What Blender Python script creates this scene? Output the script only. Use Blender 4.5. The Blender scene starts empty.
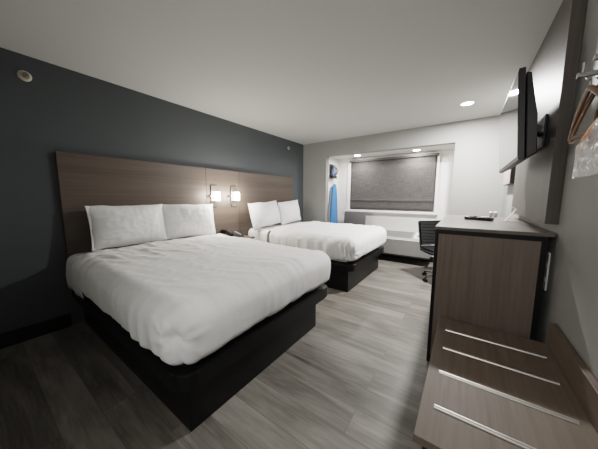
import bpy, bmesh, math, random
from mathutils import Vector, Matrix, noise
random.seed(7)
S = bpy.context.scene
COL = S.collection
PI = math.pi
FILL, CAN, BAYCAN, SCONCE = 16, 32, 3.5, 4.3  # first value powers the added fill lamp behind the camera

# ------------------------------------------------------------------ dimensions (metres)
XL, XR, YF, YN, CZ = -3.096, 0.450, 4.558, -1.50, 2.44
BX0, BX1, BZ, BY = -2.504, -0.197, 2.129, 5.166      # window bay

# ------------------------------------------------------------------ materials
def new_mat(name):
    m = bpy.data.materials.new(name); m.use_nodes = True
    nt = m.node_tree; b = nt.nodes['Principled BSDF']
    return m, nt, b
def N(nt, t, **kw):
    n = nt.nodes.new(t)
    for k, v in kw.items(): setattr(n, k, v)
    return n
def plain(name, col, rough=.5, metal=0, bump=0, bscale=60, spec=None, var=0, vscale=3):
    m, nt, b = new_mat(name)
    b.inputs['Base Color'].default_value = (*col, 1)
    b.inputs['Roughness'].default_value = rough
    b.inputs['Metallic'].default_value = metal
    if spec is not None: b.inputs['Specular IOR Level'].default_value = spec
    tc = N(nt, 'ShaderNodeTexCoord')
    if var:
        n2 = N(nt, 'ShaderNodeTexNoise'); n2.inputs['Scale'].default_value = vscale; n2.inputs['Detail'].default_value = 3
        nt.links.new(tc.outputs['Object'], n2.inputs['Vector'])
        r = N(nt, 'ShaderNodeValToRGB')
        r.color_ramp.elements[0].position = .3; r.color_ramp.elements[1].position = .7
        r.color_ramp.elements[0].color = (*[c*(1-var) for c in col], 1)
        r.color_ramp.elements[1].color = (*[min(1, c*(1+var)) for c in col], 1)
        nt.links.new(n2.outputs['Fac'], r.inputs['Fac']); nt.links.new(r.outputs['Color'], b.inputs['Base Color'])
    if bump:
        n = N(nt, 'ShaderNodeTexNoise'); n.inputs['Scale'].default_value = bscale; n.inputs['Detail'].default_value = 4
        bp = N(nt, 'ShaderNodeBump'); bp.inputs['Strength'].default_value = bump; bp.inputs['Distance'].default_value = .004
        nt.links.new(tc.outputs['Object'], n.inputs['Vector'])
        nt.links.new(n.outputs['Fac'], bp.inputs['Height']); nt.links.new(bp.outputs['Normal'], b.inputs['Normal'])
    return m
def wood(name, dark, light, scale, rough=.45, spec=.4):
    """streaked laminate; scale = noise scale per axis (small along the grain)"""
    m, nt, b = new_mat(name)
    tc = N(nt, 'ShaderNodeTexCoord')
    mp = N(nt, 'ShaderNodeMapping'); mp.inputs['Scale'].default_value = scale
    nt.links.new(tc.outputs['Object'], mp.inputs['Vector'])
    n = N(nt, 'ShaderNodeTexNoise'); n.inputs['Scale'].default_value = 1; n.inputs['Detail'].default_value = 6; n.inputs['Roughness'].default_value = .65
    nt.links.new(mp.outputs['Vector'], n.inputs['Vector'])
    mp2 = N(nt, 'ShaderNodeMapping'); mp2.inputs['Scale'].default_value = [s*.12 for s in scale]
    nt.links.new(tc.outputs['Object'], mp2.inputs['Vector'])
    n2 = N(nt, 'ShaderNodeTexNoise'); n2.inputs['Scale'].default_value = 1; n2.inputs['Detail'].default_value = 3
    nt.links.new(mp2.outputs['Vector'], n2.inputs['Vector'])
    mx = N(nt, 'ShaderNodeMath', operation='MULTIPLY_ADD'); mx.inputs[1].default_value = .6
    mm = N(nt, 'ShaderNodeMath', operation='MULTIPLY'); mm.inputs[1].default_value = .4
    nt.links.new(n2.outputs['Fac'], mm.inputs[0]); nt.links.new(n.outputs['Fac'], mx.inputs[0]); nt.links.new(mm.outputs[0], mx.inputs[2])
    r = N(nt, 'ShaderNodeValToRGB')
    r.color_ramp.elements[0].position = .33; r.color_ramp.elements[1].position = .67
    r.color_ramp.elements[0].color = (*dark, 1); r.color_ramp.elements[1].color = (*light, 1)
    nt.links.new(mx.outputs[0], r.inputs['Fac']); nt.links.new(r.outputs['Color'], b.inputs['Base Color'])
    b.inputs['Roughness'].default_value = rough; b.inputs['Specular IOR Level'].default_value = spec
    bp = N(nt, 'ShaderNodeBump'); bp.inputs['Strength'].default_value = .12; bp.inputs['Distance'].default_value = .002
    nt.links.new(n.outputs['Fac'], bp.inputs['Height']); nt.links.new(bp.outputs['Normal'], b.inputs['Normal'])
    return m
def emit(name, col, strength):
    m, nt, b = new_mat(name)
    b.inputs['Base Color'].default_value = (*col, 1)
    b.inputs['Emission Color'].default_value = (*col, 1); b.inputs['Emission Strength'].default_value = strength
    return m
def fabric(name, col, rough=.9, wv=350, bump=.25, wr=0):
    m, nt, b = new_mat(name)
    b.inputs['Base Color'].default_value = (*col, 1); b.inputs['Roughness'].default_value = rough
    b.inputs['Specular IOR Level'].default_value = .15
    b.inputs['Sheen Weight'].default_value = .15
    tc = N(nt, 'ShaderNodeTexCoord')
    n = N(nt, 'ShaderNodeTexNoise'); n.inputs['Scale'].default_value = wv; n.inputs['Detail'].default_value = 2
    nt.links.new(tc.outputs['Object'], n.inputs['Vector'])
    bp = N(nt, 'ShaderNodeBump'); bp.inputs['Strength'].default_value = bump; bp.inputs['Distance'].default_value = .001
    nt.links.new(n.outputs['Fac'], bp.inputs['Height'])
    if wr:
        n3 = N(nt, 'ShaderNodeTexNoise'); n3.inputs['Scale'].default_value = 6; n3.inputs['Detail'].default_value = 3
        n3.inputs['Distortion'].default_value = 1.2
        nt.links.new(tc.outputs['Object'], n3.inputs['Vector'])
        b2 = N(nt, 'ShaderNodeBump'); b2.inputs['Strength'].default_value = wr; b2.inputs['Distance'].default_value = .012
        nt.links.new(n3.outputs['Fac'], b2.inputs['Height']); nt.links.new(bp.outputs['Normal'], b2.inputs['Normal'])
        nt.links.new(b2.outputs['Normal'], b.inputs['Normal'])
    else:
        nt.links.new(bp.outputs['Normal'], b.inputs['Normal'])
    return m
def floor_mat():
    m, nt, b = new_mat('grey_vinyl_planks')
    tc = N(nt, 'ShaderNodeTexCoord')
    br = N(nt, 'ShaderNodeTexBrick'); br.offset = .37; br.offset_frequency = 2
    br.inputs['Scale'].default_value = 1; br.inputs['Brick Width'].default_value = 1.22; br.inputs['Row Height'].default_value = .178
    br.inputs['Mortar Size'].default_value = .0015; br.inputs['Mortar Smooth'].default_value = .3; br.inputs['Bias'].default_value = 0
    br.inputs['Color1'].default_value = (0, 0, 0, 1); br.inputs['Color2'].default_value = (1, 1, 1, 1); br.inputs['Mortar'].default_value = (.5, .5, .5, 1)
    nt.links.new(tc.outputs['Object'], br.inputs['Vector'])
    # grain shifted per plank
    sh = N(nt, 'ShaderNodeVectorMath', operation='MULTIPLY_ADD'); sh.inputs[1].default_value = (7.3, 3.1, 5.7)
    nt.links.new(br.outputs['Color'], sh.inputs[0]); nt.links.new(tc.outputs['Object'], sh.inputs[2])
    mp = N(nt, 'ShaderNodeMapping'); mp.inputs['Scale'].default_value = (2.6, 34, 1)
    nt.links.new(sh.outputs[0], mp.inputs['Vector'])
    n = N(nt, 'ShaderNodeTexNoise'); n.inputs['Scale'].default_value = 1; n.inputs['Detail'].default_value = 7; n.inputs['Roughness'].default_value = .72; n.inputs['Distortion'].default_value = .8
    nt.links.new(mp.outputs['Vector'], n.inputs['Vector'])
    mp2 = N(nt, 'ShaderNodeMapping'); mp2.inputs['Scale'].default_value = (1.1, 5.5, 1)
    nt.links.new(sh.outputs[0], mp2.inputs['Vector'])
    n2 = N(nt, 'ShaderNodeTexNoise'); n2.inputs['Scale'].default_value = 1; n2.inputs['Detail'].default_value = 4; n2.inputs['Distortion'].default_value = 1.5
    nt.links.new(mp2.outputs['Vector'], n2.inputs['Vector'])
    add = N(nt, 'ShaderNodeMath', operation='MULTIPLY_ADD'); add.inputs[1].default_value = .5
    m2 = N(nt, 'ShaderNodeMath', operation='MULTIPLY_ADD'); m2.inputs[1].default_value = .5
    m3 = N(nt, 'ShaderNodeMath', operation='MULTIPLY'); m3.inputs[1].default_value = .13
    sep = N(nt, 'ShaderNodeSeparateColor'); nt.links.new(br.outputs['Color'], sep.inputs[0])
    nt.links.new(sep.outputs[0], m3.inputs[0])
    nt.links.new(n2.outputs['Fac'], m2.inputs[0]); nt.links.new(m3.outputs[0], m2.inputs[2])
    nt.links.new(n.outputs['Fac'], add.inputs[0]); nt.links.new(m2.outputs[0], add.inputs[2])
    r = N(nt, 'ShaderNodeValToRGB')
    e = r.color_ramp.elements
    e[0].position = .36; e[0].color = (.062, .055, .047, 1)
    e[1].position = .76; e[1].color = (.285, .265, .236, 1)
    k = e.new(.54); k.color = (.155, .143, .125, 1)
    nt.links.new(add.outputs[0], r.inputs['Fac'])
    mixm = N(nt, 'ShaderNodeMix', data_type='RGBA'); mixm.inputs['B'].default_value = (.09, .085, .078, 1)
    nt.links.new(br.outputs['Fac'], mixm.inputs['Factor']); nt.links.new(r.outputs['Color'], mixm.inputs['A'])
    nt.links.new(mixm.outputs['Result'], b.inputs['Base Color'])
    b.inputs['Roughness'].default_value = .42; b.inputs['Specular IOR Level'].default_value = .4
    bp = N(nt, 'ShaderNodeBump'); bp.inputs['Strength'].default_value = .15; bp.inputs['Distance'].default_value = .002
    nt.links.new(add.outputs[0], bp.inputs['Height']); nt.links.new(bp.outputs['Normal'], b.inputs['Normal'])
    return m
def linen_mat():
    m, nt, b = new_mat('grey_linen_shade')
    tc = N(nt, 'ShaderNodeTexCoord')
    fac = []
    for sc in ((6, 1, 160), (150, 1, 7)):
        mp = N(nt, 'ShaderNodeMapping'); mp.inputs['Scale'].default_value = sc
        nt.links.new(tc.outputs['Object'], mp.inputs['Vector'])
        n = N(nt, 'ShaderNodeTexNoise'); n.inputs['Scale'].default_value = 1; n.inputs['Detail'].default_value = 3
        nt.links.new(mp.outputs['Vector'], n.inputs['Vector']); fac.append(n)
    a = N(nt, 'ShaderNodeMath', operation='ADD'); nt.links.new(fac[0].outputs['Fac'], a.inputs[0]); nt.links.new(fac[1].outputs['Fac'], a.inputs[1])
    h = N(nt, 'ShaderNodeMath', operation='MULTIPLY'); h.inputs[1].default_value = .5; nt.links.new(a.outputs[0], h.inputs[0])
    r = N(nt, 'ShaderNodeValToRGB'); r.color_ramp.elements[0].position = .33; r.color_ramp.elements[1].position = .68
    r.color_ramp.elements[0].color = (.026, .023, .022, 1); r.color_ramp.elements[1].color = (.115, .104, .099, 1)
    nt.links.new(h.outputs[0], r.inputs['Fac']); nt.links.new(r.outputs['Color'], b.inputs['Base Color'])
    b.inputs['Roughness'].default_value = .9
    return m

M = {}
M['charcoal'] = plain('charcoal_wall_paint', (.077, .087, .093), .5, bump=.08, bscale=90, spec=.3)
M['greywall'] = plain('warm_grey_wall_paint', (.27, .27, .257), .6, bump=.06, bscale=120, spec=.3)
M['bay'] = plain('bay_white_paint', (.72, .71, .68), .6, bump=.05, bscale=120, spec=.3)
M['ceiling'] = plain('ceiling_paint', (.50, .50, .488), .8, bump=.05, bscale=140, spec=.2)
M['floor'] = floor_mat()
M['basebd'] = plain('black_baseboard', (.006, .006, .0065), .5, spec=.3)
M['hb'] = wood('headboard_laminate', (.076, .058, .047), (.126, .099, .082), (14, 1.3, 85), .42)
M['panelwood'] = wood('tv_panel_laminate', (.078, .067, .058), (.115, .100, .089), (60, 60, 1.5), .45, .25)
M['dresswood'] = wood('dresser_laminate', (.120, .093, .076), (.195, .155, .130), (70, 40, 2.0), .45)
M['dresstop'] = wood('dresser_top_laminate', (.125, .105, .092), (.165, .142, .126), (60, 2, 10), .28, .5)
M['benchwood'] = wood('bench_laminate', (.100, .077, .058), (.165, .130, .104), (75, 2.5, 20), .55, .22)
M['black'] = plain('black_laminate', (.0045, .0045, .005), .42, var=.1, spec=.28)
M['blackplastic'] = plain('black_plastic', (.005, .005, .0055), .42)
M['leather'] = plain('black_mesh_leather', (.004, .0042, .0046), .55, bump=.2, bscale=200, spec=.25)
M['white_fabric'] = fabric('white_bed_linen', (.84, .84, .83), wr=.22)
M['pillow_fabric'] = fabric('white_pillow_cotton', (.84, .84, .83), wr=.10)
M['sheet'] = fabric('white_sheet', (.82, .82, .81), wr=.1)
M['steel'] = plain('brushed_steel', (.42, .40, .37), .36, 1, bump=.05, bscale=200)
M['chrome'] = plain('chrome', (.5, .5, .51), .12, 1)
M['nickel'] = plain('sconce_nickel', (.30, .28, .26), .3, 1)
M['glow'] = emit('glowing_frosted_glass', (1, .95, .88), 9)
M['can_glow'] = emit('recessed_light_lens', (1, .95, .87), 25)
M['white_trim'] = plain('white_trim_paint', (.80, .79, .76), .4)
M['white_plastic'] = plain('white_plastic', (.72, .71, .68), .35)
M['ptac'] = plain('air_unit_beige_plastic', (.30, .295, .285), .32, var=.04)
M['ptac_dark'] = plain('air_unit_dark_base', (.02, .02, .02), .6)
M['grille'] = plain('air_unit_vent', (.22, .215, .21), .5)
M['lcd'] = plain('air_unit_keypad', (.16, .22, .30), .3)
M['linen'] = linen_mat()
M['linen_dark'] = fabric('shade_headrail_fabric', (.10, .094, .09))
M['greychair'] = fabric('grey_upholstery', (.085, .08, .082), wr=.1)
M['blue'] = fabric('blue_board_cover', (.055, .175, .44), wr=.2)
M['screen'] = plain('tv_screen_glass', (.008, .008, .009), .06, spec=.8)
M['hanger'] = wood('hanger_wood', (.105, .055, .028), (.20, .115, .060), (60, 4, 60), .35)
M['orangewood'] = wood('hanger_wood_orange', (.40, .15, .035), (.58, .25, .07), (60, 4, 60), .35)
M['print'] = plain('dusty_pink_print', (.33, .27, .26), .5, var=.2, vscale=14)
M['iron_blue'] = plain('iron_blue_grey_plastic', (.17, .21, .36), .3)
m, nt, b = new_mat('clear_film'); M['film'] = m
b.inputs['Base Color'].default_value = (.85, .86, .86, 1); b.inputs['Roughness'].default_value = .16
b.inputs['Alpha'].default_value = .42; b.inputs['Specular IOR Level'].default_value = .9
m, nt, b = new_mat('clear_acrylic'); M['acrylic'] = m
b.inputs['Base Color'].default_value = (.93, .94, .94, 1); b.inputs['Roughness'].default_value = .08
b.inputs['Alpha'].default_value = .55; b.inputs['Specular IOR Level'].default_value = .9

# ------------------------------------------------------------------ mesh helpers
def BM(): return bmesh.new()
def box(bm, x0, x1, y0, y1, z0, z1, bev=0, seg=2):
    r = bmesh.ops.create_cube(bm, size=1)
    vs = r['verts']
    for v in vs:
        v.co.x = x0 + (v.co.x+.5)*(x1-x0); v.co.y = y0 + (v.co.y+.5)*(y1-y0); v.co.z = z0 + (v.co.z+.5)*(z1-z0)
    if bev:
        es = list({e for v in vs for e in v.link_edges})
        bmesh.ops.bevel(bm, geom=es, offset=bev, segments=seg, affect='EDGES', profile=.5)
def tube(bm, pts, r, n=10, caps=True):
    """swept tube along points; r number or list"""
    pts = [Vector(p) for p in pts]; rings = []
    prev = None
    for i, p in enumerate(pts):
        t = (pts[min(i+1, len(pts)-1)] - pts[max(i-1, 0)]).normalized()
        up = Vector((0, 0, 1)) if abs(t.z) < .95 else Vector((1, 0, 0))
        if prev is not None:
            a = (prev - t*prev.dot(t))
            a = a.normalized() if a.length > 1e-5 else t.cross(up).normalized()
        else: a = t.cross(up).normalized()
        prev = a; c = t.cross(a)
        rr = r[i] if isinstance(r, (list, tuple)) else r
        rings.append([bm.verts.new(p + (a*math.cos(2*PI*k/n) + c*math.sin(2*PI*k/n))*rr) for k in range(n)])
    for i in range(len(rings)-1):
        for k in range(n):
            bm.faces.new((rings[i][k], rings[i][(k+1) % n], rings[i+1][(k+1) % n], rings[i+1][k]))
    if caps:
        bm.faces.new(list(reversed(rings[0]))); bm.faces.new(rings[-1])
def lathe(bm, c, prof, axis='z', n=24):
    """prof = [(radius, offset along axis)]"""
    c = Vector(c); rings = []
    def P(r, h, a):
        u, v = r*math.cos(a), r*math.sin(a)
        return c + {'z': Vector((u, v, h)), 'x': Vector((h, u, v)), 'y': Vector((u, h, v))}[axis]
    for r, h in prof:
        rings.append([bm.verts.new(P(max(r, 1e-4), h, 2*PI*k/n)) for k in range(n)])
    for i in range(len(rings)-1):
        for k in range(n):
            bm.faces.new((rings[i][k], rings[i][(k+1) % n], rings[i+1][(k+1) % n], rings[i+1][k]))
    bm.faces.new(list(reversed(rings[0]))); bm.faces.new(rings[-1])
def prism(bm, pts2, axis, a0, a1, bev=0):
    """extrude polygon pts2 along axis ('x': pts=(y,z); 'y': pts=(x,z); 'z': pts=(x,y))"""
    def P(p, a): return {'x': (a, p[0], p[1]), 'y': (p[0], a, p[1]), 'z': (p[0], p[1], a)}[axis]
    A = [bm.verts.new(P(p, a0)) for p in pts2]; B = [bm.verts.new(P(p, a1)) for p in pts2]
    n = len(A)
    fs = [bm.faces.new(A), bm.faces.new(list(reversed(B)))]
    for i in range(n): fs.append(bm.faces.new((A[i], B[i], B[(i+1) % n], A[(i+1) % n])))
    if bev:
        es = list({e for f in fs for e in f.edges})
        bmesh.ops.bevel(bm, geom=es, offset=bev, segments=2, affect='EDGES', profile=.5)
def obj(name, bm, mat, parent=None, smooth=False, local=False, angle=40):
    bmesh.ops.recalc_face_normals(bm, faces=bm.faces[:])
    if parent is not None and not local:
        r = parent
        while r.parent: r = r.parent
        bmesh.ops.translate(bm, verts=bm.verts[:], vec=-Vector(r.location))
    me = bpy.data.meshes.new(name); bm.to_mesh(me); bm.free()
    o = bpy.data.objects.new(name, me); COL.objects.link(o)
    me.materials.append(mat)
    if smooth:
        for p in me.polygons: p.use_smooth = True
        try: me.set_sharp_from_angle(angle=math.radians(angle))
        except Exception: pass
    if parent is not None: o.parent = parent
    return o
def tag(o, label, cat, group=None, kind=None):
    o['label'] = label; o['category'] = cat
    if group: o['group'] = group
    if kind: o['kind'] = kind
    return o
def thing(name, label, cat, loc=(0, 0, 0), rz=0, group=None):
    o = bpy.data.objects.new(name, None); COL.objects.link(o)
    o.empty_display_size = .1
    o.location = loc; o.rotation_euler = (0, 0, rz)
    return tag(o, label, cat, group)
def dup(root, loc, rz=None, label=None):
    r = root.copy(); COL.objects.link(r); r.location = loc
    if rz is not None: r.rotation_euler = (0, 0, rz)
    if label: r['label'] = label
    for ch in list(root.children):
        c = ch.copy(); COL.objects.link(c); c.parent = r
        for g in list(ch.children):
            dd = g.copy(); COL.objects.link(dd); dd.parent = c
    return r
def struct(name, bm, mat, smooth=False):
    o = obj(name, bm, mat, None, smooth); o['kind'] = 'structure'; return o
def light(name, kind, loc, energy, col, parent=None, **kw):
    l = bpy.data.lights.new(name, kind); l.energy = energy; l.color = col
    for k, v in kw.items(): setattr(l, k, v)
    o = bpy.data.objects.new(name, l); COL.objects.link(o)
    if parent is not None:
        o.parent = parent; o.location = Vector(loc) - Vector(parent.location)
    else: o.location = loc
    return o

# ------------------------------------------------------------------ room shell
T = .12
bm = BM(); box(bm, XL-T, XR+T, YN-T, BY+T, -.1, 0); struct('floor', bm, M['floor'])
bm = BM(); box(bm, XL-T, XR+T, YN-T, YF+T, CZ, CZ+.1); struct('ceiling', bm, M['ceiling'])
bm = BM(); box(bm, XL-T, XL, YN-T, YF+T, 0, CZ); struct('wall_left', bm, M['charcoal'])
bm = BM(); box(bm, XR, XR+T, YN-T, YF+T, 0, CZ); struct('wall_right', bm, M['greywall'])
bm = BM(); box(bm, XL, XR, YN-T, YN, 0, CZ); struct('wall_near', bm, M['greywall'])
# far wall around the bay opening: one mesh
bm = BM()
box(bm, XL, BX0, YF, YF+T, 0, CZ); box(bm, BX1, XR, YF, YF+T, 0, CZ); box(bm, BX0, BX1, YF, YF+T, BZ, CZ)
struct('wall_far', bm, M['greywall'])
bm = BM(); box(bm, BX0-T, BX0, YF+T, BY+T, 0, BZ+.1); struct('wall_bay_left', bm, M['bay'])
bm = BM(); box(bm, BX1, BX1+T, YF+T, BY+T, 0, BZ+.1); struct('wall_bay_right', bm, M['bay'])
bm = BM(); box(bm, BX0, BX1, YF+T, BY+T, BZ, BZ+.1); struct('ceiling_bay', bm, M['bay'])
WX0, WX1, WZ0, WZ1 = -2.245, -.475, .965, 2.075
bm = BM()
box(bm, BX0, WX0, BY, BY+T, 0, BZ); box(bm, WX1, BX1, BY, BY+T, 0, BZ)
box(bm, WX0, WX1, BY, BY+T, 0, WZ0); box(bm, WX0, WX1, BY, BY+T, WZ1, BZ)
struct('wall_bay_back', bm, M['bay'])
# window in the back of the bay (behind the shade)
bm = BM()
box(bm, WX0, WX0+.04, BY+.02, BY+.09, WZ0, WZ1); box(bm, WX1-.04, WX1, BY+.02, BY+.09, WZ0, WZ1)
box(bm, WX0+.04, WX1-.04, BY+.02, BY+.09, WZ0, WZ0+.04); box(bm, WX0+.04, WX1-.04, BY+.02, BY+.09, WZ1-.04, WZ1)
w1 = struct('window_1', bm, M['white_trim'])
bm = BM(); box(bm, WX0+.04, WX1-.04, BY+.06, BY+.07, WZ0+.04, WZ1-.04)
g = obj('pane', bm, plain('night_glass', (.01, .012, .015), .05), w1)
# white casing strips and sill
bm = BM(); box(bm, WX0-.012, WX0+.07, BY-.03, BY-.001, WZ0+.03, 2.085, .003); struct('trim_1', bm, M['white_trim'])
bm = BM(); box(bm, WX1-.01, WX1+.03, BY-.03, BY-.001, WZ0+.03, 2.085, .003); struct('trim_2', bm, M['white_trim'])
bm = BM(); box(bm, WX0-.03, WX1+.06, BY-.075, BY-.001, .935, .982, .006); struct('trim_3', bm, M['white_trim'])
# baseboards
bm = BM(); box(bm, XL+.001, XL+.014, YN, .50, .001, .132, .003); struct('baseboard_left', bm, M['basebd'])
bm = BM(); box(bm, XL+.02, BX0, YF-.014, YF-.001, .001, .12, .003); box(bm, BX1, XR-.02, YF-.014, YF-.001, .001, .12, .003); struct('baseboard_far', bm, M['basebd'])
bm = BM(); box(bm, XR-.014, XR-.001, YN, 1.9, .001, .12, .003); struct('baseboard_right', bm, M['basebd'])

bm = BM(); box(bm, BX0+.001, BX1-.001, BY-.012, BY-.001, .001, .11, .003); struct('baseboard_bay', bm, M['basebd'])

# ------------------------------------------------------------------ headboard panels
def headboard(y0, y1, label):
    bm = BM(); box(bm, XL+.002, XL+.042, y0+.0015, y1-.0015, .42, 1.672, .002)
    return tag(obj('headboard', bm, M['hb']), label, 'headboard', 'wooden headboard panels on the dark wall')
headboard(.517, 2.021, 'wide brown wood headboard panel behind the near bed')
headboard(2.021, 2.622, 'narrow brown wood headboard panel carrying the two wall lamps')
headboard(2.622, 4.11, 'wide brown wood headboard panel behind the far bed by the window wall')

# ------------------------------------------------------------------ beds
def rounded_rect(x0, x1, y0, y1, r, n=8):
    pts = [(x0, y0)]
    for k in range(n+1):
        a = -PI/2 + PI/2*k/n; pts.append((x1-r+r*math.cos(a), y0+r+r*math.sin(a)))
    for k in range(n+1):
        a = PI/2*k/n; pts.append((x1-r+r*math.cos(a), y1-r+r*math.sin(a)))
    pts.append((x0, y1)); return pts
HX = XL+.046      # face of the headboard
def bed(by0, by1, ly0, ly1, label, fx=-1.127):
    t = thing('platform_bed', label, 'bed', ((HX-1.1)/2, (ly0+ly1)/2, 0), group='black platform beds')
    bm = BM(); box(bm, HX+.005, fx, by0, by1, .001, .288, .004); obj('base', bm, M['black'], t)
    bm = BM(); prism(bm, rounded_rect(HX+.002, fx+.072, ly0, ly1, .10), 'z', .288, .385, .012)
    obj('platform', bm, M['black'], t, True, angle=30)
    bm = BM(); box(bm, HX+.008, fx-.01, ly0+.045, ly1-.045, .386, .665, .06, 4)
    obj('mattress', bm, M['sheet'], t, True, angle=60)
    # sheet drawn over the head end, hanging to the platform
    bm = BM(); rows = []; r = .075; ya, yb = ly0-.008, ly1+.012; nx = 26
    for i in range(nx+1):
        x = HX+.006+(-2.60-HX-.006)*i/nx; row = []
        prof = [(0, .405), (-.006, .45), (-.010, .52), (-.004, .60)] + [(r-r*math.cos(PI/2*k/6), .712-r+r*math.sin(PI/2*k/6)) for k in range(7)]
        n2 = 16
        for y_, z_ in prof: row.append((ya+y_, z_))
        for k in range(1, n2): row.append((ya+r+(yb-ya-2*r)*k/n2, .712))
        for y_, z_ in reversed(prof): row.append((yb-y_, z_))
        out = []
        for q, (y_, z_) in enumerate(row):
            P = Vector((x*9, y_*3, z_*2+ly0))
            e = .010*noise.noise(P)
            if z_ < .66: y_ += e*1.4*(1 if q < 20 else -1)
            else: z_ += e*.4
            out.append(bm.verts.new((x, y_, z_)))
        rows.append(out)
    for i in range(nx):
        for k in range(len(rows[0])-1): bm.faces.new((rows[i][k], rows[i+1][k], rows[i+1][k+1], rows[i][k+1]))
    sh = obj('sheet', bm, M['sheet'], t, True, angle=180)
    md = sh.modifiers.new('thickness', 'SOLIDIFY'); md.thickness = .006; md.offset = 1
    return t
bed(.590, 1.891, .515, 2.062, 'black platform bed standing nearest the camera')
OFF = 2.27
bed(2.841, 4.190, .535+OFF, 2.055+OFF, 'black platform bed standing farther away by the window', -1.205)

gpos = (-1.045-.115+2.74)+.115*PI/4
def ridge(p):   # sharp crease noise in [0,1]
    return 1-abs(noise.noise(p))*2
def duvet(y0, y1, seed, label, foldamp=.011, gather=None, bulge=.02, xh=-2.74, xf=-1.045):
    zt, zb, r = .722, .412, .115
    sd = Vector((seed*13.1, seed*7.7, seed*3.3))
    nprof = 26; L1 = r*PI/2; drop = zt-zb-r; Ltot = L1+drop
    # perimeter of the inner rectangle with outward normals
    per = []
    step = .0135
    def seg(p, q, nrm, n):
        for k in range(n+1): per.append(((p[0]+(q[0]-p[0])*k/n, p[1]+(q[1]-p[1])*k/n), nrm))
    x1, ya, yb = xf-r, y0+r, y1-r
    nx = int((x1-xh)/step); ny = int((yb-ya)/step)
    seg((xh, ya), (x1, ya), (0, -1), nx)
    for k in range(1, 12): a = -PI/2+PI/2*k/12; per.append(((x1, ya), (math.cos(a), math.sin(a))))
    seg((x1, ya), (x1, yb), (1, 0), ny)
    for k in range(1, 12): a = PI/2*k/12; per.append(((x1, yb), (math.cos(a), math.sin(a))))
    seg((x1, yb), (xh, yb), (0, 1), nx)
    bm = BM()
    def top_h(x, y):
        h = 0
        p = Vector((x, y, 0)) + sd
        h += .010*noise.noise(Vector((p.x*1.6, p.y*1.6, 1)))
        # long creases mostly running head to foot, a little diagonal
        u = p.x*.9 + p.y*.35; v = -p.x*.35 + p.y
        m = max(0, .55+.9*noise.noise(Vector((p.x*1.1, p.y*1.1, 4))))
        h += .026*m*max(0, ridge(Vector((u*1.5, v*5.5, 2)))-.35)
        h += .014*m*max(0, ridge(Vector((u*3.5, v*11, 9)))-.3)
        h += .008*max(0, ridge(Vector((p.x*9, p.y*6, 12)))-.55)
        # folded-in quilting squares left by pressing
        # turned band by the pillows
        d = (x-xh)
        h += .010*math.exp(-((d-.05)/.05)**2) - .006*math.exp(-((d-.16)/.025)**2)
        # gentle crown
        cy = (y-(y0+y1)/2)/((y1-y0)/2)
        h += .012*(1-cy*cy)
        return h
    def sag(x):      # fuller towards the head
        return .026*max(0, min(1, (-1.2-x)/1.3))
    # top grid
    G = [[bm.verts.new((xh+(x1-xh)*i/nx, ya+(yb-ya)*j/ny, 0)) for j in range(ny+1)] for i in range(nx+1)]
    for i in range(nx+1):
        for j in range(ny+1):
            v = G[i][j]; v.co.z = zt + top_h(v.co.x, v.co.y) + sag(v.co.x)
    for i in range(nx):
        for j in range(ny): bm.faces.new((G[i][j], G[i+1][j], G[i+1][j+1], G[i][j+1]))
    # skirt
    rows = []; s = 0; last = None
    for idx, (p, nrm) in enumerate(per):
        q = (p[0]+nrm[0]*r, p[1]+nrm[1]*r)
        if last: s += math.dist(q, last)
        last = q
        row = []
        zb0 = zt + top_h(*p) + sag(p[0])
        corner = min(1, max(abs(nrm[0]), abs(nrm[1])))      # 1 on straights, .7 on the corner diagonal
        fan = (1-corner)/.293
        # fold pattern around the skirt
        fs = noise.noise(Vector((s*9+seed*31, .3, seed)))
        fs2 = noise.noise(Vector((s*22+seed*11, 4.3, seed)))
        fl = .5+.8*noise.noise(Vector((s*1.3+seed*5, 9.1, seed)))
        if nrm[0] > .99: fl *= .45
        if nrm[1] < -.5: fl += .7*math.exp(-((p[0]-x1+.1)/.35)**2)
        for k in range(nprof+1):
            l = Ltot*k/nprof
            if l < L1:
                a = l/r; h = r*math.sin(a); dz = r*(1-math.cos(a))
            else:
                h = r; dz = r+(l-L1)
            t = max(0, (l-L1*.4)/(Ltot-L1*.4))
            h += bulge*math.sin(PI*min(1, t))*(1-.4*fan)
            h += -.028*max(0, (t-.86)/.14)**1.5
            h -= .03*fan*t
            amp = foldamp*min(1, t*1.8)*max(0, fl)
            if seed == 2 and nrm[1] < -.3:
                g_ = math.exp(-((s-gpos+.30)/.30)**2)
                h += .017*g_*min(1, t*2.2)*math.cos(s*2*PI/.062 + 2.2*noise.noise(Vector((s*5, l*3, 8))) + l*2)
            wob = s + .05*math.sin(l*9+seed)
            h += amp*(fs*1.3+fs2*.7+.35*noise.noise(Vector((s*48+seed, l*2.5, seed))))
            h += .008*min(1, t*2)*noise.noise(Vector((wob*3.2, l*4, seed*2.2+7)))
            z = zb0 - dz + .006*fs*t
            if gather:      # puckers radiating out of the gathered corner
                gx, gl, gs, ga = gather
                ds = s-gx; dl = l-gl; rr = math.hypot(ds, dl)
                th = math.atan2(dl, ds)
                wv = .6-1.6*abs(math.sin(th*4.5+1.2*noise.noise(Vector((th*1.3, 2.2, seed)))))
                h += ga*wv*math.exp(-(rr/gs)**2)*min(1, rr/.03)*min(1, t*3) - .035*math.exp(-(rr/.035)**2)
            row.append(bm.verts.new((p[0]+nrm[0]*h, p[1]+nrm[1]*h, z)))
        rows.append(row)
    for i in range(len(rows)-1):
        for k in range(nprof):
            a, b_, c, d_ = rows[i][k], rows[i+1][k], rows[i+1][k+1], rows[i][k+1]
            try: bm.faces.new((a, b_, c, d_))
            except ValueError: pass
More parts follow.
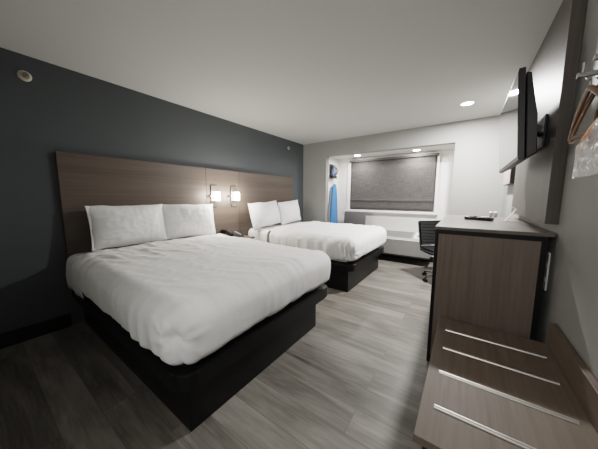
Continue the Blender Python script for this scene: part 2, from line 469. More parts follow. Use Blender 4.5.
    bmesh.ops.remove_doubles(bm, verts=bm.verts[:], dist=.0008)
    bmesh.ops.dissolve_degenerate(bm, edges=bm.edges[:], dist=1e-5)
    o = obj('duvet', bm, M['white_fabric'], None, True, angle=180)
    md = o.modifiers.new('thickness', 'SOLIDIFY'); md.thickness = .020; md.offset = -1
    return tag(o, label, 'duvet', 'white duvets on the beds')
# perimeter length up to the near foot corner ~ (x1-xh)+quarter arc
duvet(.497, 2.085, 1, 'white rumpled duvet on the near bed, gathered at its foot corner', .010, (gpos-.03, .21, .12, .015))
duvet(.515+OFF, 2.075+OFF, 2, 'white duvet on the far bed, deep folds along its near side', .030, (gpos-.3, .28, .15, .016), xh=-2.53, xf=-1.122)

# ------------------------------------------------------------------ pillows
def pillow_bm(W, H, Tk, seed):
    bm = BM(); nu, nv = 44, 34; sides = []
    sd = Vector((seed*5.1, seed*2.7, seed*9.3))
    for sgn in (1, -1):
        g = []
        for i in range(nu+1):
            row = []
            for j in range(nv+1):
                u = -1+2*i/nu; v = -1+2*j/nv
                f = max(0, (1-abs(u)**2.6))**.7*max(0, (1-abs(v)**2.2))**.7
                pu = 1-.02*(1-abs(v)**2.2)*abs(u)**3; pv = 1-.035*(1-abs(u)**2.2)*abs(v)**3
                y = u*W/2*pu; z = v*H/2*pv
                x = sgn*Tk/2*f
                edge = min(1, 3*(1-max(abs(u), abs(v))))
                P = Vector((u*1.1, v*.9, sgn*2)) + sd
                x += .012*noise.noise(P*1.6)*edge
                # creases running in from the corners
                z += .010*noise.noise(Vector((u*2.2, seed*3.1, 1)))*abs(v)**2; y += .008*noise.noise(Vector((v*2.2, seed*2.1, 5)))*abs(u)**2
                x += sgn*.016*edge*max(0, ridge(Vector((P.x*1.2+P.y*2.0, P.y*4.2-P.x*1.4, sgn+seed)))-.45)*(.4+abs(u*v))
                x += sgn*.009*edge*max(0, ridge(Vector((P.x*5, P.y*3, 7+seed)))-.4)
                row.append(bm.verts.new((x, y, z)))
            g.append(row)
        for i in range(nu):
            for j in range(nv): bm.faces.new((g[i][j], g[i+1][j], g[i+1][j+1], g[i][j+1]))
    bmesh.ops.remove_doubles(bm, verts=bm.verts[:], dist=.0005)
    return bm
def pillow(yc, zc, xc, W, H, Tk, lean, yaw, roll, seed, label, hem=-1):
    t = thing('pillow', label, 'pillow', (xc, yc, zc), group='white pillows leaning on the headboards')
    t.rotation_euler = (roll, lean, yaw)
    obj('cushion', pillow_bm(W, H, Tk, seed), M['pillow_fabric'], t, True, local=True, angle=180)
    if hem:      # open hem of the pillowcase, a flat flange past the filling
        bm = BM(); n, k2 = 26, 5; rows = []
        for i in range(n+1):
            v = -1+2*i/n; row = []
            for k in range(k2+1):
                a = k/k2
                y = hem*(W/2*.97 - .012*(1-abs(v)**2.2) + a*.03 - .01)
                x = .006+.007*noise.noise(Vector((v*3, a*2, seed+2.2)))+(1-a)*.012*(1-v*v)
                row.append(bm.verts.new((x, y, v*H/2*(.985+.01*a))))
            rows.append(row)
        for i in range(n):
            for k in range(k2): bm.faces.new((rows[i][k], rows[i+1][k], rows[i+1][k+1], rows[i][k+1]))
        o = obj('pillowcase_hem', bm, M['pillow_fabric'], t, True, local=True, angle=180)
        md = o.modifiers.new('thickness', 'SOLIDIFY'); md.thickness = .008; md.offset = 0
    return t
LEAN = math.radians(-9)
pillow(1.010, .965, -2.905, .70, .435, .23, LEAN, math.radians(2), 0, 1, 'white pillow on the near bed, the one nearer the camera')
pillow(1.675, .960, -2.910, .66, .43, .22, LEAN, math.radians(-3), math.radians(-1), 2, 'white pillow on the near bed, next to the wall lamps', 1)
pillow(3.06, .965, -2.875, .80, .44, .24, math.radians(-12), math.radians(5), math.radians(3), 3, 'white pillow on the far bed, leaning in front of its neighbour')
pillow(3.80, .965, -2.91, .68, .445, .22, LEAN, math.radians(2), math.radians(4), 4, 'white pillow on the far bed, nearest the window wall', 1)

# ------------------------------------------------------------------ wall lamps
def sconce(y, label):
    xw = XL+.043
    t = thing('wall_lamp', label, 'lamp', (xw, y, 1.275), group='glowing wall lamps between the beds')
    bm = BM(); box(bm, xw, xw+.018, y-.048, y+.048, 1.118, 1.432, .003); obj('backplate', bm, M['nickel'], t)
    bm = BM(); box(bm, xw+.018, xw+.075, y-.016, y+.016, 1.255, 1.295, .003); obj('arm', bm, M['nickel'], t)
    bm = BM(); box(bm, xw+.018, xw+.11, y-.022, y+.026, 1.196, 1.208, .003); obj('shade_holder', bm, M['nickel'], t)
    bm = BM(); lathe(bm, (xw+.04, y-.066, 1.275), [(.010, .04), (.010, .018), (.019, .018), (.021, 0), (.019, -.018)], 'y', 16); obj('switch_knob', bm, M['steel'], t, True)
    bm = BM(); lathe(bm, (xw+.085, y+.004, 1.275), [(.040, -.064), (.043, -.060), (.043, .060), (.040, .064)], 'z', 24)
    obj('glass_shade', bm, M['glow'], t, True)
    light('lamp_bulb', 'POINT', (xw+.22, y, 1.275), SCONCE, (1, .92, .82), t, shadow_soft_size=.07)
    return t
sconce(2.135, 'glowing wall lamp on the headboard, the one closer to the near bed')
sconce(2.495, 'glowing wall lamp on the headboard, the one closer to the far bed')

# ------------------------------------------------------------------ nightstand + telephone
nx0, nx1, ny0, ny1 = HX+.004, -2.70, 2.115, 2.615
t = thing('nightstand', 'dark nightstand fixed between the two beds under the wall lamps', 'nightstand', ((nx0+nx1)/2, 2.365, 0))
bm = BM(); box(bm, nx0, nx1, ny0, ny1, .612, .640, .003); obj('top', bm, M['dresstop'], t)
bm = BM(); box(bm, nx0, nx1-.02, ny0+.02, ny1-.02, .28, .612, .003); obj('cabinet', bm, M['black'], t)
bm = BM(); box(bm, nx1-.02, nx1-.004, ny0+.03, ny1-.03, .30, .575, .002); dr = obj('drawer', bm, M['dresswood'], t)
bm = BM(); box(bm, nx0, nx1-.06, ny0+.06, ny1-.06, .001, .28); obj('plinth', bm, M['black'], t)
px, py, pz = -2.90, 2.33, .641
t = thing('telephone', 'black desk telephone on the nightstand between the beds', 'telephone', (px, py, pz))
bm = BM(); prism(bm, [(px-.085, pz), (px+.085, pz), (px+.085, pz+.02), (px-.085, pz+.055)], 'y', py-.11, py+.11, .006); obj('base', bm, M['blackplastic'], t)
bm = BM(); tube(bm, [(px-.095, py-.075, pz+.062), (px-.05, py-.075, pz+.075), (px, py-.075, pz+.075), (px+.05, py-.075, pz+.062), (px+.09, py-.075, pz+.045)], [.026, .02, .016, .02, .026], 12)
hs = obj('handset', bm, M['blackplastic'], t, True)
bm = BM(); tube(bm, [(px+.085, py-.075, pz+.03), (px+.10, py-.12, pz+.012), (px+.04, py-.15, pz+.010), (px-.05, py-.16, pz+.010), (px-.1, py-.13, pz+.012), (px-.07, py-.11, pz+.02)], .006, 8); obj('cord', bm, M['blackplastic'], hs, True)
bm = BM()
for i in range(4):
    for j in range(3):
        bx = px+.045-.026*i; by = py+.0+.022*j; zz = pz+.032+.0055*i
        box(bm, bx-.009, bx+.009, by-.008, by+.008, zz-.006, zz+.006, .002)
obj('keypad', bm, plain('phone_keys_grey', (.08, .08, .085), .4), t)
bm = BM(); prism(bm, [(px-.065, pz+.052), (px+.06, pz+.027), (px+.06, pz+.031), (px-.065, pz+.057)], 'y', py+.072, py+.098); obj('faceplate_card', bm, M['grille'], t)
t.scale = (1.2, 1.3, 1.45)

# ------------------------------------------------------------------ recessed lights
def downlight(x, y, z, energy, label, spot=1.9):
    t = thing('recessed_light', label, 'light', (x, y, z), group='round recessed ceiling lights')
    bm = BM()
    for (r0, r1, z0, z1) in [(.062, .075, -.008, -.001)]:
        n = 32; A = []
        for k in range(n):
            a = 2*PI*k/n; c, s = math.cos(a), math.sin(a)
            A.append([bm.verts.new((x+r*c, y+r*s, z+h)) for r, h in ((r0, z0), (r1-.003, z0), (r1, z1), (r0, z1))])
        for k in range(n):
            for q in range(4): bm.faces.new((A[k][q], A[k][(q+1) % 4], A[(k+1) % n][(q+1) % 4], A[(k+1) % n][q]))
    obj('trim_ring', bm, M['white_trim'], t, True)
    bm = BM(); lathe(bm, (x, y, z), [(.061, -.001), (.061, -.0065), (.03, -.0075)], 'z', 28); obj('lens', bm, M['can_glow'], t, True)
    o = light('downlight_beam', 'AREA', (x, y, z-.012), energy, (1, .985, .965), t, shape='DISK', size=.12)
    return t
downlight(-.067, 3.753, CZ, CAN, 'round recessed light in the main ceiling, left of the television')
downlight(-1.902, 4.80, BZ, BAYCAN, 'round recessed light in the bay ceiling, above the left end of the shade')
downlight(-.801, 4.88, BZ, BAYCAN, 'round recessed light in the bay ceiling, above the right end of the shade')

# sprinkler heads on the dark wall
def sprinkler(y, z, r, label):
    t = thing('sprinkler_head', label, 'sprinkler', (XL+.001, y, z), group='fire sprinkler heads high on the dark wall')
    bm = BM(); lathe(bm, (XL+.001, y, z), [(r, 0), (r, .004), (r*.86, .010), (r*.62, .012), (r*.55, .006)], 'x', 28); obj('escutcheon', bm, plain('aged_ivory', (.52, .49, .42), .45), t, True)
    bm = BM(); lathe(bm, (XL+.006, y, z), [(.013, 0), (.013, .02), (.006, .022), (.006, .038), (.018, .039), (.018, .042)], 'x', 16); obj('nozzle', bm, plain('brass_dark', (.23, .2, .15), .4, .8), t, True)
    return t
sprinkler(.393, 2.27, .042, 'round ivory sprinkler head high on the dark wall before the near bed')
sprinkler(4.007, 2.278, .034, 'small sprinkler head high on the dark wall by the far corner')

# ------------------------------------------------------------------ roman shade
t = thing('roman_shade', 'grey linen roman shade lowered over the window', 'window shade', (-1.36, BY-.04, 2.06))
bm = BM(); n = 60
sx0, sx1 = -2.168, -.492
prof = [(2.06, .030), (1.80, .028), (1.5, .028), (1.25, .029), (1.205, .034), (1.188, .042), (1.178, .030), (1.15, .029), (1.05, .030), (.998, .032)]
rows = []
for z, d in prof:
    rows.append([bm.verts.new((sx0+(sx1-sx0)*k/n, BY-d-.012-.004*noise.noise(Vector((k*.15, z*3, 1))), z + (.006*noise.noise(Vector((k*.09, z*2, 5))) if z < 1.3 else 0))) for k in range(n+1)])
for i in range(len(rows)-1):
    for k in range(n): bm.faces.new((rows[i][k], rows[i][k+1], rows[i+1][k+1], rows[i+1][k]))
o = obj('shade_panel', bm, M['linen'], t, True, angle=180)
md = o.modifiers.new('thickness', 'SOLIDIFY'); md.thickness = .006; md.offset = 0
bm = BM(); box(bm, sx0-.03, sx1+.035, BY-.085, BY-.032, 2.035, 2.078, .008); obj('headrail', bm, M['linen_dark'], t)
bm = BM(); box(bm, sx0, sx1, BY-.05, BY-.034, .986, .997, .003); obj('hem_bar', bm, M['linen_dark'], t)

# ------------------------------------------------------------------ air unit under the window
ax0, ax1, ay0, ay1 = -1.62, -.455, 4.66, BY-.004
t = thing('air_conditioner', 'grey wall air conditioner unit under the window', 'air conditioner', ((ax0+ax1)/2, 4.9, 0))
bm = BM(); prism(bm, [(ay1, .172), (ay1, .575), (ay1-.09, .575), (ay0+.10, .495), (ay0+.012, .482), (ay0, .465), (ay0+.03, .172)], 'x', ax0, ax1, .008); obj('casing', bm, M['ptac'], t)
bm = BM(); box(bm, ax0+.01, ax1-.01, ay0+.034, ay1, .150, .1715); obj('base', bm, M['ptac_dark'], t)
def slope_z(y): return .495+(y-(ay0+.10))*(.08/(ay1-.09-ay0-.10))
bm = BM()
ya_, yb_ = ay0+.125, ay1-.11
for k in range(9):
    y = ya_+(yb_-ya_)*k/8
    box(bm, ax0+.06, ax1-.33, y-.008, y+.008, slope_z(y)-.002, slope_z(y)+.007, .002)
obj('vent_grille', bm, M['grille'], t)
bm = BM(); prism(bm, [(ay0+.105, slope_z(ay0+.105)+.001), (ay1-.11, slope_z(ay1-.11)+.001), (ay1-.11, slope_z(ay1-.11)+.012), (ay0+.105, slope_z(ay0+.105)+.012)], 'x', ax1-.29, ax1-.03, .003); cp = obj('control_panel', bm, M['white_plastic'], t)
bm = BM(); y0_, y1_ = ay0+.15, ay0+.26
prism(bm, [(y0_, slope_z(y0_)+.013), (y1_, slope_z(y1_)+.013), (y1_, slope_z(y1_)+.016), (y0_, slope_z(y0_)+.016)], 'x', ax1-.25, ax1-.12); obj('keypad', bm, M['lcd'], cp)
bm = BM(); box(bm, ax0+.02, ax1-.02, ay0-.004, ay0+.006, .462, .474, .003); obj('edge_strip', bm, M['white_plastic'], t)

# ------------------------------------------------------------------ armchair in the bay
cx, cy = -1.975, 4.80
t = thing('lounge_chair', 'grey upholstered lounge chair in the window bay behind the far bed', 'chair', (cx, cy, 0))
bm = BM(); box(bm, cx-.25, cx+.25, 4.40, 4.90, .26, .42, .04, 3); obj('seat', bm, M['greychair'], t, True)
bm = BM()
prism(bm, [(4.83, .30), (4.93, .30), (4.99, .945), (4.91, .955)], 'x', cx-.245, cx+.245, .035); obj('backrest', bm, M['greychair'], t, True)
for sx in (-1, 1):
    for sy in (4.45, 4.88):
        bm = BM(); tube(bm, [(cx+sx*.215, sy, .001), (cx+sx*.20, sy, .265)], [.014, .02], 10); obj('leg', bm, M['black'], t, True)

# ------------------------------------------------------------------ ironing board + iron on the bay's left wall
bxw = BX0
t = thing('ironing_board', 'blue covered ironing board hung upright on the bay side wall', 'ironing board', (bxw+.05, 4.82, .4))
yc = 4.835
def outline():
    pts = []
    zt_, zb_ = 1.56, .30
    half = [(0, .0), (.008, .05), (.04, .072), (.12, .092), (.24, .112), (.42, .138), (.75, .165), (1.10, .165), (1.22, .150), (1.26, .11)]
    L = [(yc-w, zt_-d) for d, w in half]; Rr = [(yc+w, zt_-d) for d, w in half[1:]]
    return L + list(reversed(Rr))
bm = BM(); prism(bm, outline(), 'x', bxw+.055, bxw+.085, .008); obj('padded_cover', bm, M['blue'], t, True)
bm = BM(); tube(bm, [(bxw+.040, yc-.185, .32), (bxw+.040, yc-.175, .9), (bxw+.040, yc-.10, 1.45)], .012, 8); obj('leg', bm, M['steel'], t, True)
bm = BM(); tube(bm, [(bxw+.035, yc+.10, .32), (bxw+.030, yc+.02, 1.40)], .009, 8); obj('leg', bm, M['steel'], t, True)
t = thing('wall_hook', 'small white hook bracket holding the ironing board', 'hook', (bxw+.001, yc, 1.59))
bm = BM(); box(bm, bxw+.001, bxw+.012, yc-.11, yc+.06, 1.575, 1.625, .003); obj('plate', bm, M['white_plastic'], t)
bm = BM(); tube(bm, [(bxw+.012, yc-.07, 1.60), (bxw+.06, yc-.07, 1.60), (bxw+.075, yc-.07, 1.63)], .007, 8); obj('prong', bm, M['white_plastic'], t, True)
bm = BM(); tube(bm, [(bxw+.012, yc+.03, 1.60), (bxw+.06, yc+.03, 1.60), (bxw+.075, yc+.03, 1.63)], .007, 8); obj('prong', bm, M['white_plastic'], t, True)
t = thing('iron_holder', 'black wall holder above the ironing board', 'holder', (bxw+.001, 4.78, 1.68))
bm = BM(); box(bm, bxw+.001, bxw+.02, 4.70, 4.86, 1.70, 1.985, .008); obj('backplate', bm, M['blackplastic'], t)
bm = BM(); box(bm, bxw+.02, bxw+.10, 4.69, 4.90, 1.675, 1.735, .012); obj('cradle', bm, M['blackplastic'], t)
t = thing('clothes_iron', 'blue and grey clothes iron upright in the black wall holder', 'iron', (bxw+.07, 4.82, 1.737))
bm = BM(); prism(bm, [(4.74, 1.738), (4.92, 1.738), (4.91, 1.83), (4.87, 1.91), (4.83, 1.97), (4.80, 1.94), (4.765, 1.85)], 'x', bxw+.035, bxw+.085, .012); obj('body', bm, M['iron_blue'], t, True)
bm = BM(); tube(bm, [(bxw+.085, 4.80, 1.76), (bxw+.135, 4.81, 1.775), (bxw+.14, 4.825, 1.86), (bxw+.09, 4.83, 1.92)], .013, 10); obj('handle', bm, M['blackplastic'], t, True)
bm = BM(); prism(bm, [(4.735, 1.738), (4.925, 1.738), (4.915, 1.83), (4.83, 1.985), (4.755, 1.85)], 'x', bxw+.022, bxw+.033); obj('soleplate', bm, M['steel'], t)

# ------------------------------------------------------------------ office chair (ribbed, faces the right wall and the camera)
occ = (-.215, 4.085)
t = thing('office_chair', 'black ribbed office chair on a chrome swivel base beyond the dresser', 'chair', (occ[0], occ[1], 0), math.radians(-45))
# local: +x forward
bm = BM(); prof = []
for k in range(15):      # seat-back sling profile in (x,z)
    u = k/14
    prof.append((.235-.43*u, .475+.03*(2*u-1)**2 - .012*(u > .9)))
rows_n = 22; W2 = .225
def pad(bm, path, w, thick):
    """ribbed padded strip swept across y"""
    ny = 10; top = []; bot = []
    for i, (x, z, nx_, nz_) in enumerate(path):
        rib = .008*abs(math.sin(PI*i/2.0))
        top.append([bm.verts.new((x+nx_*(thick/2+rib), -w+2*w*j/ny, z+nz_*(thick/2+rib))) for j in range(ny+1)])
        bot.append([bm.verts.new((x-nx_*(thick/2+rib), -w+2*w*j/ny, z-nz_*(thick/2+rib))) for j in range(ny+1)])
    n = len(path)
    for i in range(n-1):
        for j in range(ny):
            bm.faces.new((top[i][j], top[i+1][j], top[i+1][j+1], top[i][j+1])); bm.faces.new((bot[i][j], bot[i][j+1], bot[i+1][j+1], bot[i+1][j]))
        bm.faces.new((top[i][0], bot[i][0], bot[i+1][0], top[i+1][0])); bm.faces.new((top[i][ny], top[i+1][ny], bot[i+1][ny], bot[i][ny]))
    for j in range(ny):
        bm.faces.new((top[0][j], top[0][j+1], bot[0][j+1], bot[0][j])); bm.faces.new((top[-1][j], bot[-1][j], bot[-1][j+1], top[-1][j+1]))
seatpath = []
for k in range(33):
    u = k/32; x = .24-.45*u; z = .475 + .0*u - .02*math.sin(PI*u) + (-.05*(max(0, .18-u)/.18)**2)
    seatpath.append((x, z, 0, 1))
bm = BM(); pad(bm, seatpath, .24, .06); obj('seat', bm, M['leather'], t, True, local=True, angle=60)
backpath = []
for k in range(33):
    u = k/32; x = -.205-.085*u; z = .525+.37*u
    backpath.append((x, z, .965, .26))
bm = BM(); pad(bm, backpath, .225, .03); obj('backrest', bm, M['leather'], t, True, local=True, angle=60)
for sy in (-1, 1):
    bm = BM(); tube(bm, [(.22, sy*.242, .44), (.05, sy*.242, .452), (-.14, sy*.242, .455), (-.20, sy*.242, .48), (-.225, sy*.238, .56), (-.29, sy*.236, .88)], .010, 8); obj('side_frame', bm, M['blackplastic'], t, True, local=True)
bm = BM(); lathe(bm, (0, 0, 0), [(.03, .08), (.03, .2), (.02, .2), (.02, .40), (.05, .42), (.05, .445)], 'z', 18); obj('gas_lift', bm, M['chrome'], t, True, local=True)
for k in range(5):
    a = math.radians(-90) + 2*PI*k/5
    c, s_ = math.cos(a), math.sin(a)
    bm = BM(); tube(bm, [(.02*c, .02*s_, .105), (.15*c, .15*s_, .095), (.275*c, .275*s_, .075)], [.022, .016, .013], 8); lg = obj('base_arm', bm, M['chrome'], t, True, local=True)
    bm = BM()
    ox, oy = .285*c, .285*s_
    for q in (-1, 1):
        p0 = Vector((ox-s_*q*.012, oy+c*q*.012, .027)); p1 = Vector((ox-s_*q*.026, oy+c*q*.026, .027))
        tube(bm, [p0, p1], .026, 14)
    tube(bm, [(ox, oy, .03), (ox, oy, .075)], .011, 8)
    obj('caster', bm, M['blackplastic'], lg, True, local=True)

# ------------------------------------------------------------------ dresser
dx0, dx1, dy0, dy1, dz = -.165, .440, 1.962, 3.320, 1.059
t = thing('dresser', 'tall dark wood dresser with black edging against the right wall', 'dresser', ((dx0+dx1)/2, (dy0+dy1)/2, 0))
bm = BM(); box(bm, dx0-.004, dx1, dy0-.004, dy1, dz-.022, dz, .002); obj('top', bm, M['dresstop'], t)
bm = BM()
fx1 = .415
box(bm, dx0, fx1, dy0, dy1, dz-.052, dz-.0225); box(bm, dx0, dx0+.022, dy0, dy1, .001, dz-.052)
box(bm, fx1-.026, fx1, dy0, dy1, .001, dz-.052); box(bm, dx0+.022, fx1-.026, dy0+.01, dy1, .001, .06)
obj('frame', bm, M['black'], t)
bm = BM(); box(bm, dx0+.0225, fx1-.0265, dy0+.006, dy0+.03, .06, dz-.0525); obj('side_panel', bm, M['dresswood'], t)
bm = BM(); box(bm, dx0+.0225, fx1-.0265, dy1-.03, dy1-.006, .06, dz-.0525); obj('side_panel', bm, M['dresswood'], t)
for k in range(2):
    ya = dy0+.03+k*(dy1-dy0-.06)/2
    bm = BM(); box(bm, dx0-.004, dx0-.0005, ya+.004, ya+(dy1-dy0-.06)/2-.004, .08, dz-.06, .002)
    obj('door', bm, M['dresswood'], t)

# things on the dresser
def remote(x, y, rz, L, label):
    z = dz+.001
    t = thing('remote_control', label, 'remote control', (x, y, z), rz, 'remote controls on the dresser')
    bm = BM(); box(bm, -L/2, L/2, -.027, .027, .0, .030, .008); obj('body', bm, M['blackplastic'], t, True, local=True)
    bm = BM()
    for i in range(7):
        for j in (-1, 0, 1):
            xx = -L/2+.03+i*(L-.06)/6
            box(bm, xx-.006, xx+.006, j*.014-.004, j*.014+.004, .0302, .036, .0015)
    obj('buttons', bm, plain('remote_buttons', (.03, .03, .033), .4), t, local=True)
    return t
remote(.064, 2.740, math.radians(8), .125, 'black remote control on the dresser top, left one of two')
remote(.150, 2.690, math.radians(-22), .125, 'black remote control with raised buttons, right one of two on the dresser')
# acrylic holder
ax, ay = .318, 2.70
t = thing('sign_holder', 'clear acrylic stand on the dresser by the wall panel', 'stand', (ax, ay, dz+.001))
def strip(bm, path, th, y0, y1):
    L = []; R2 = []
    for i, (x, z) in enumerate(path):
        a = Vector(path[max(i-1, 0)]); c = Vector(path[min(i+1, len(path)-1)]); d = (c-a).normalized()
        L.append((x-d.y*th/2, z+d.x*th/2)); R2.append((x+d.y*th/2, z-d.x*th/2))
    prism(bm, L+list(reversed(R2)), 'y', y0, y1)
z0 = dz+.004
bm = BM(); strip(bm, [(ax-.045, z0), (ax+.03, z0)], .004, ay-.03, ay+.03); obj('foot', bm, M['acrylic'], t)
bm = BM(); strip(bm, [(ax-.025, z0+.003), (ax+.01, z0+.055), (ax+.038, z0+.105), (ax+.015, z0+.118)], .005, ay-.03, ay+.03); obj('upright', bm, M['acrylic'], t)
# wrapped cups at the far edge
def cup(x, y, label):
    z = dz+.001
    t = thing('paper_cup', label, 'cup', (x, y, z), 0, 'white cups on the dresser')
    bm = BM(); lathe(bm, (x, y, z), [(.013, 0), (.014, .002), (.018, .042), (.0185, .044), (.0185, .047)], 'z', 20); obj('body', bm, M['white_plastic'], t, True)
    bm = BM(); lathe(bm, (x, y, z), [(.0185, .0472), (.015, .051), (.006, .054), (.004, .058)], 'z', 20); obj('lid', bm, M['white_trim'], t, True)
cup(.232, 3.27, 'small white cup at the far edge of the dresser, left of the pair')
cup(.271, 3.268, 'small white cup at the far edge of the dresser, right of the pair')

# ------------------------------------------------------------------ television wall panel, television, mount
XP = .392
bm = BM(); box(bm, XP, XR-.001, 1.977, 3.252, 1.112, CZ-.002, .0015)
tag(obj('wall_panel', bm, M['panelwood']), 'tall taupe laminate panel on the right wall behind the television', 'panel')
ty0, ty1 = 1.918, 2.895
tl = math.radians(4.1)
def tvp(d, z):    # tv section: d = depth behind the screen, z = height above the bottom edge
    x = .236 - math.sin(tl)*z + math.cos(tl)*d; zz = 1.489 + math.cos(tl)*z + math.sin(tl)*d
    return (x, zz)
t = thing('television', 'flat screen television tilted on the right wall panel', 'television', (.26, 2.4, 1.5))
TH = .520
bm = BM(); prism(bm, [tvp(0, 0), tvp(.030, 0), tvp(.030, TH), tvp(0, TH)], 'y', ty0, ty1, .003); obj('bezel', bm, M['blackplastic'], t)
bm = BM(); prism(bm, [tvp(-.002, .022), tvp(-.0002, .022), tvp(-.0002, TH-.012), tvp(-.002, TH-.012)], 'y', ty0+.012, ty1-.012); obj('screen', bm, M['screen'], t)
bm = BM(); prism(bm, [tvp(.0365, .006), tvp(.085, .03), tvp(.085, .25), tvp(.058, .49), tvp(.0365, .50)], 'y', ty0+.02, ty1-.02, .006); obj('back_housing', bm, M['blackplastic'], t)
t = thing('tv_bracket', 'black bracket holding the television off the wall panel', 'bracket', (XP-.02, 2.4, 1.74))
bm = BM(); box(bm, XP-.012, XP-.001, 2.20, 2.50, 1.60, 1.80, .003); obj('wall_plate', bm, M['blackplastic'], t)
a0, a1 = tvp(.086, .12), tvp(.086, .36)
for y in (2.10, 2.62):
    bm = BM(); prism(bm, [(tvp(.0865, .08)[0], tvp(.0865, .08)[1]), tvp(.106, .08), tvp(.106, .24), tvp(.0865, .24)], 'y', y-.018, y+.018, .002); obj('rail', bm, M['blackplastic'], t)
bm = BM(); tube(bm, [(XP-.03, 2.35, 1.70), (XP-.05, 2.25, 1.70), (tvp(.107, .2)[0]+.012, 2.12, 1.70)], .022, 12); obj('arm', bm, M['blackplastic'], t, True)
# framed picture mostly behind the television
fx = .395
t = thing('framed_picture', 'dusty pink picture with black edges on the right wall beyond the television', 'picture', (XR-.03, 3.85, 1.45))
bm = BM(); box(bm, fx+.002, XR-.001, 3.60, 4.22, 1.425, 1.95); obj('frame', bm, M['blackplastic'], t)
bm = BM(); box(bm, fx-.004, fx+.0015, 3.602, 4.218, 1.427, 1.948); obj('print', bm, M['print'], t)

# white outlet cover in the gap behind the dresser
t = thing('wall_outlet', 'white outlet cover on the right wall beside the dresser back', 'outlet', (XR-.001, 2.05, .80))
bm = BM(); box(bm, XR-.010, XR-.001, 2.035, 2.09, .69, .93, .003); obj('cover_plate', bm, M['white_plastic'], t)
for z in (.76, .85):
    bm = BM(); box(bm, XR-.013, XR-.0102, 2.045, 2.08, z-.016, z+.016, .002); obj('socket', bm, M['white_trim'], t)

# ------------------------------------------------------------------ luggage bench
lx0, lx1, ly0, ly1, lz = -.090, .420, .800, 1.765, .475
t = thing('luggage_bench', 'brown wood luggage bench with metal strips against the right wall', 'bench', ((lx0+lx1)/2, (ly0+ly1)/2, 0))
bm = BM(); box(bm, lx0, lx1, ly0, ly1, lz-.028, lz, .0015); obj('top', bm, M['benchwood'], t)
bm = BM(); box(bm, lx1+.0005, XR-.004, ly0, ly1+.02, lz-.028, .592, .0015); obj('back_panel', bm, M['benchwood'], t)
for y in (1.60, 1.395, 1.18, .962):
    bm = BM()
    pts = [(y-.009, lz)] + [(y-.008*math.cos(PI*k/6), lz+.002+.006*math.sin(PI*k/6)) for k in range(7)] + [(y+.009, lz)]
    prism(bm, pts, 'x', -.045, .382); obj('metal_strip', bm, M['steel'], t, True)
for y in (ly0+.05, ly1-.05):
    bm = BM()
    box(bm, lx0+.025, lx0+.06, y-.018, y+.018, .001, lz-.0285, .002); box(bm, lx1-.035, lx1, y-.018, y+.018, .001, lz-.0285, .002)
    box(bm, lx0+.06, lx1-.035, y-.018, y+.018, .04, .075, .002)
    obj('leg_frame', bm, M['black'], t)
bm = BM(); box(bm, lx0+.03, lx0+.055, ly0+.07, ly1-.07, lz-.085, lz-.0285, .002); obj('apron_rail', bm, M['black'], t)

# ------------------------------------------------------------------ clothes rack, hangers, plastic bag
t = thing('clothes_rack', 'chrome clothes rack with short arms on the right wall', 'clothes rack', (XR-.01, 1.2, 1.73))
bm = BM(); box(bm, XR-.012, XR-.001, .80, 1.44, 1.705, 1.745, .003); obj('wall_rail', bm, M['chrome'], t)
ARMS = [1.38, 1.235, 1.09, .945]
for y in ARMS:
    bm = BM(); box(bm, .310, XR-.0125, y-.007, y+.007, 1.715, 1.732, .002); a = obj('arm', bm, M['chrome'], t)
    bm = BM(); tube(bm, [(.326, y, 1.732), (.326, y, 1.768)], .0045, 8); obj('end_pin', bm, M['chrome'], a, True)
def hanger(loc, rz, label, mat, hw=.19, drop=.155, neck=.035, rx=0, fat=1):
    """origin at the hook's seat on the arm; arms spread along local y"""
    t = thing('clothes_hanger', label, 'hanger', loc, rz, 'wooden clothes hangers on the rack')
    t.rotation_euler = (rx, 0, rz)
    z0 = -neck
    for s in (-1, 1):
        bm = BM(); pts = []; rr = []
        for k in range(9):
            u = k/8
            pts.append((.018*u*u, s*hw*u, z0-.012-drop*(u**1.25))); rr.append((.0115-.0045*u)*fat)
        tube(bm, pts, rr, 10)
        for v_ in bm.verts: v_.co.x *= .75
        obj('shoulder', bm, mat, t, True, local=True)
    bm = BM(); tube(bm, [(.014, -hw*.97, z0-drop-.010), (.014, hw*.97, z0-drop-.010)], .0065, 8); obj('trouser_bar', bm, mat, t, True, local=True)
    bm = BM(); pts = [(0, 0, z0-.01), (0, 0, z0+.012)]
    for k in range(9):
        a = -PI/2 + PI*1.25*k/8; pts.append((-.0 - .016*math.cos(a)*.9, 0, .0+z0+.03 + .016*math.sin(a)+.0))
    tube(bm, pts, .0028, 8); obj('hook', bm, M['chrome'], t, True, local=True)
    return t
hanger((.350, 1.385, 1.722), math.radians(2), 'brown wooden hanger on the farthest rack arm, outermost', M['hanger'])
hanger((.392, 1.388, 1.722), math.radians(-5), 'brown wooden hanger on the farthest rack arm, closest to the wall', M['hanger'], drop=.165)
hanger((.375, 1.237, 1.722), math.radians(-3), 'brown wooden hanger on the second rack arm, behind the plastic bag', M['hanger'], drop=.16)
hanger((.372, 1.384, 1.722), math.radians(8), 'brown wooden hanger on the farthest rack arm, middle one', M['hanger'], drop=.17, hw=.185)
hanger((.352, 1.237, 1.722), math.radians(3), 'orange wooden hanger inside the clear plastic bag', M['orangewood'], hw=.20, drop=.075, neck=.185, fat=1.7)
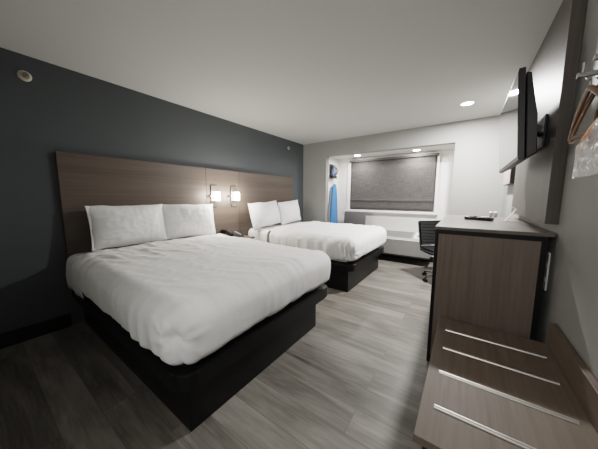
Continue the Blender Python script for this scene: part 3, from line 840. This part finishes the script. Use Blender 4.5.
# bag
bm = BM(); n, k2 = 34, 22
for sgn in (1, -1):
    rows = []
    for i in range(n+1):
        u = i/n; row = []
        y = 1.03 + .42*u
        zt_ = 1.545 - abs(y-1.237)*.42
        for k in range(k2+1):
            v = k/k2
            z = zt_ + (1.347-zt_)*v
            e = min(1, 6*u, 6*(1-u))*min(1, 4*v+.3)*min(1, 5*(1-v))
            yy = y + .010*(u-.5)*2*v
            P = Vector((yy*13, z*13, sgn*3))
            x = .352 + sgn*(.026*e) + .014*ridge(P*.55)*e + .007*ridge(P*1.5)*e
            row.append(bm.verts.new((x, yy, z + .004*noise.noise(P*.5))))
        rows.append(row)
    for i in range(n):
        for k in range(k2): bm.faces.new((rows[i][k], rows[i+1][k], rows[i+1][k+1], rows[i][k+1]))
tag(obj('plastic_bag', bm, M['film'], None, True, angle=35), 'crumpled clear plastic bag hanging from the clothes rack', 'bag')

# ------------------------------------------------------------------ unseen helpers behind the camera: added fill lamp and light-blocking wall
bm = BM(); box(bm, XL, -.80, YN, -.35, 0, CZ); struct('wall_light_block', bm, M['greywall'])  # unseen block, added to keep the fill lamp's light off the left floor
t = thing('near_wall_fill', 'added fill lamp on the near wall behind the camera, out of view', 'lamp', (-.15, YN+.001, 1.85))  # added lamp, out of view, brightens the near ceiling and bench
bm = BM(); lathe(bm, (-.15, YN+.001, 1.85), [(.10, 0), (.11, .02), (.10, .06), (.05, .09)], 'y', 28); obj('diffuser', bm, emit('fill_diffuser', (1, .97, .93), 3), t, True)
light('fill_light', 'POINT', (-.15, YN+.45, 1.85), FILL, (1, .985, .965), t, shadow_soft_size=.42)  # added soft fill, floating in front of the diffuser

# ------------------------------------------------------------------ world, camera
w = bpy.data.worlds.new('World'); S.world = w; w.use_nodes = True
w.node_tree.nodes['Background'].inputs[0].default_value = (.03, .03, .035, 1)
w.node_tree.nodes['Background'].inputs[1].default_value = .2
cam = bpy.data.cameras.new('camera'); co = bpy.data.objects.new('camera', cam); COL.objects.link(co)
R_ = Vector((0.817195, 0.57635744, 0.00210428)); U_ = Vector((-0.06922301, 0.09452279, 0.99311309)); F_ = Vector((-0.57218922, 0.81171272, -0.11714075))
co.matrix_world = Matrix(((R_.x, U_.x, -F_.x, 0), (R_.y, U_.y, -F_.y, 0), (R_.z, U_.z, -F_.z, 1.2691), (0, 0, 0, 1)))
cam.sensor_fit = 'HORIZONTAL'; cam.sensor_width = 36; cam.lens = 36*235.237/598; cam.clip_start = .02
S.camera = co
S.view_settings.view_transform = 'Filmic'
S.view_settings.look = 'Medium High Contrast'
S.view_settings.exposure = 1.5
S.view_settings.gamma = 1.12
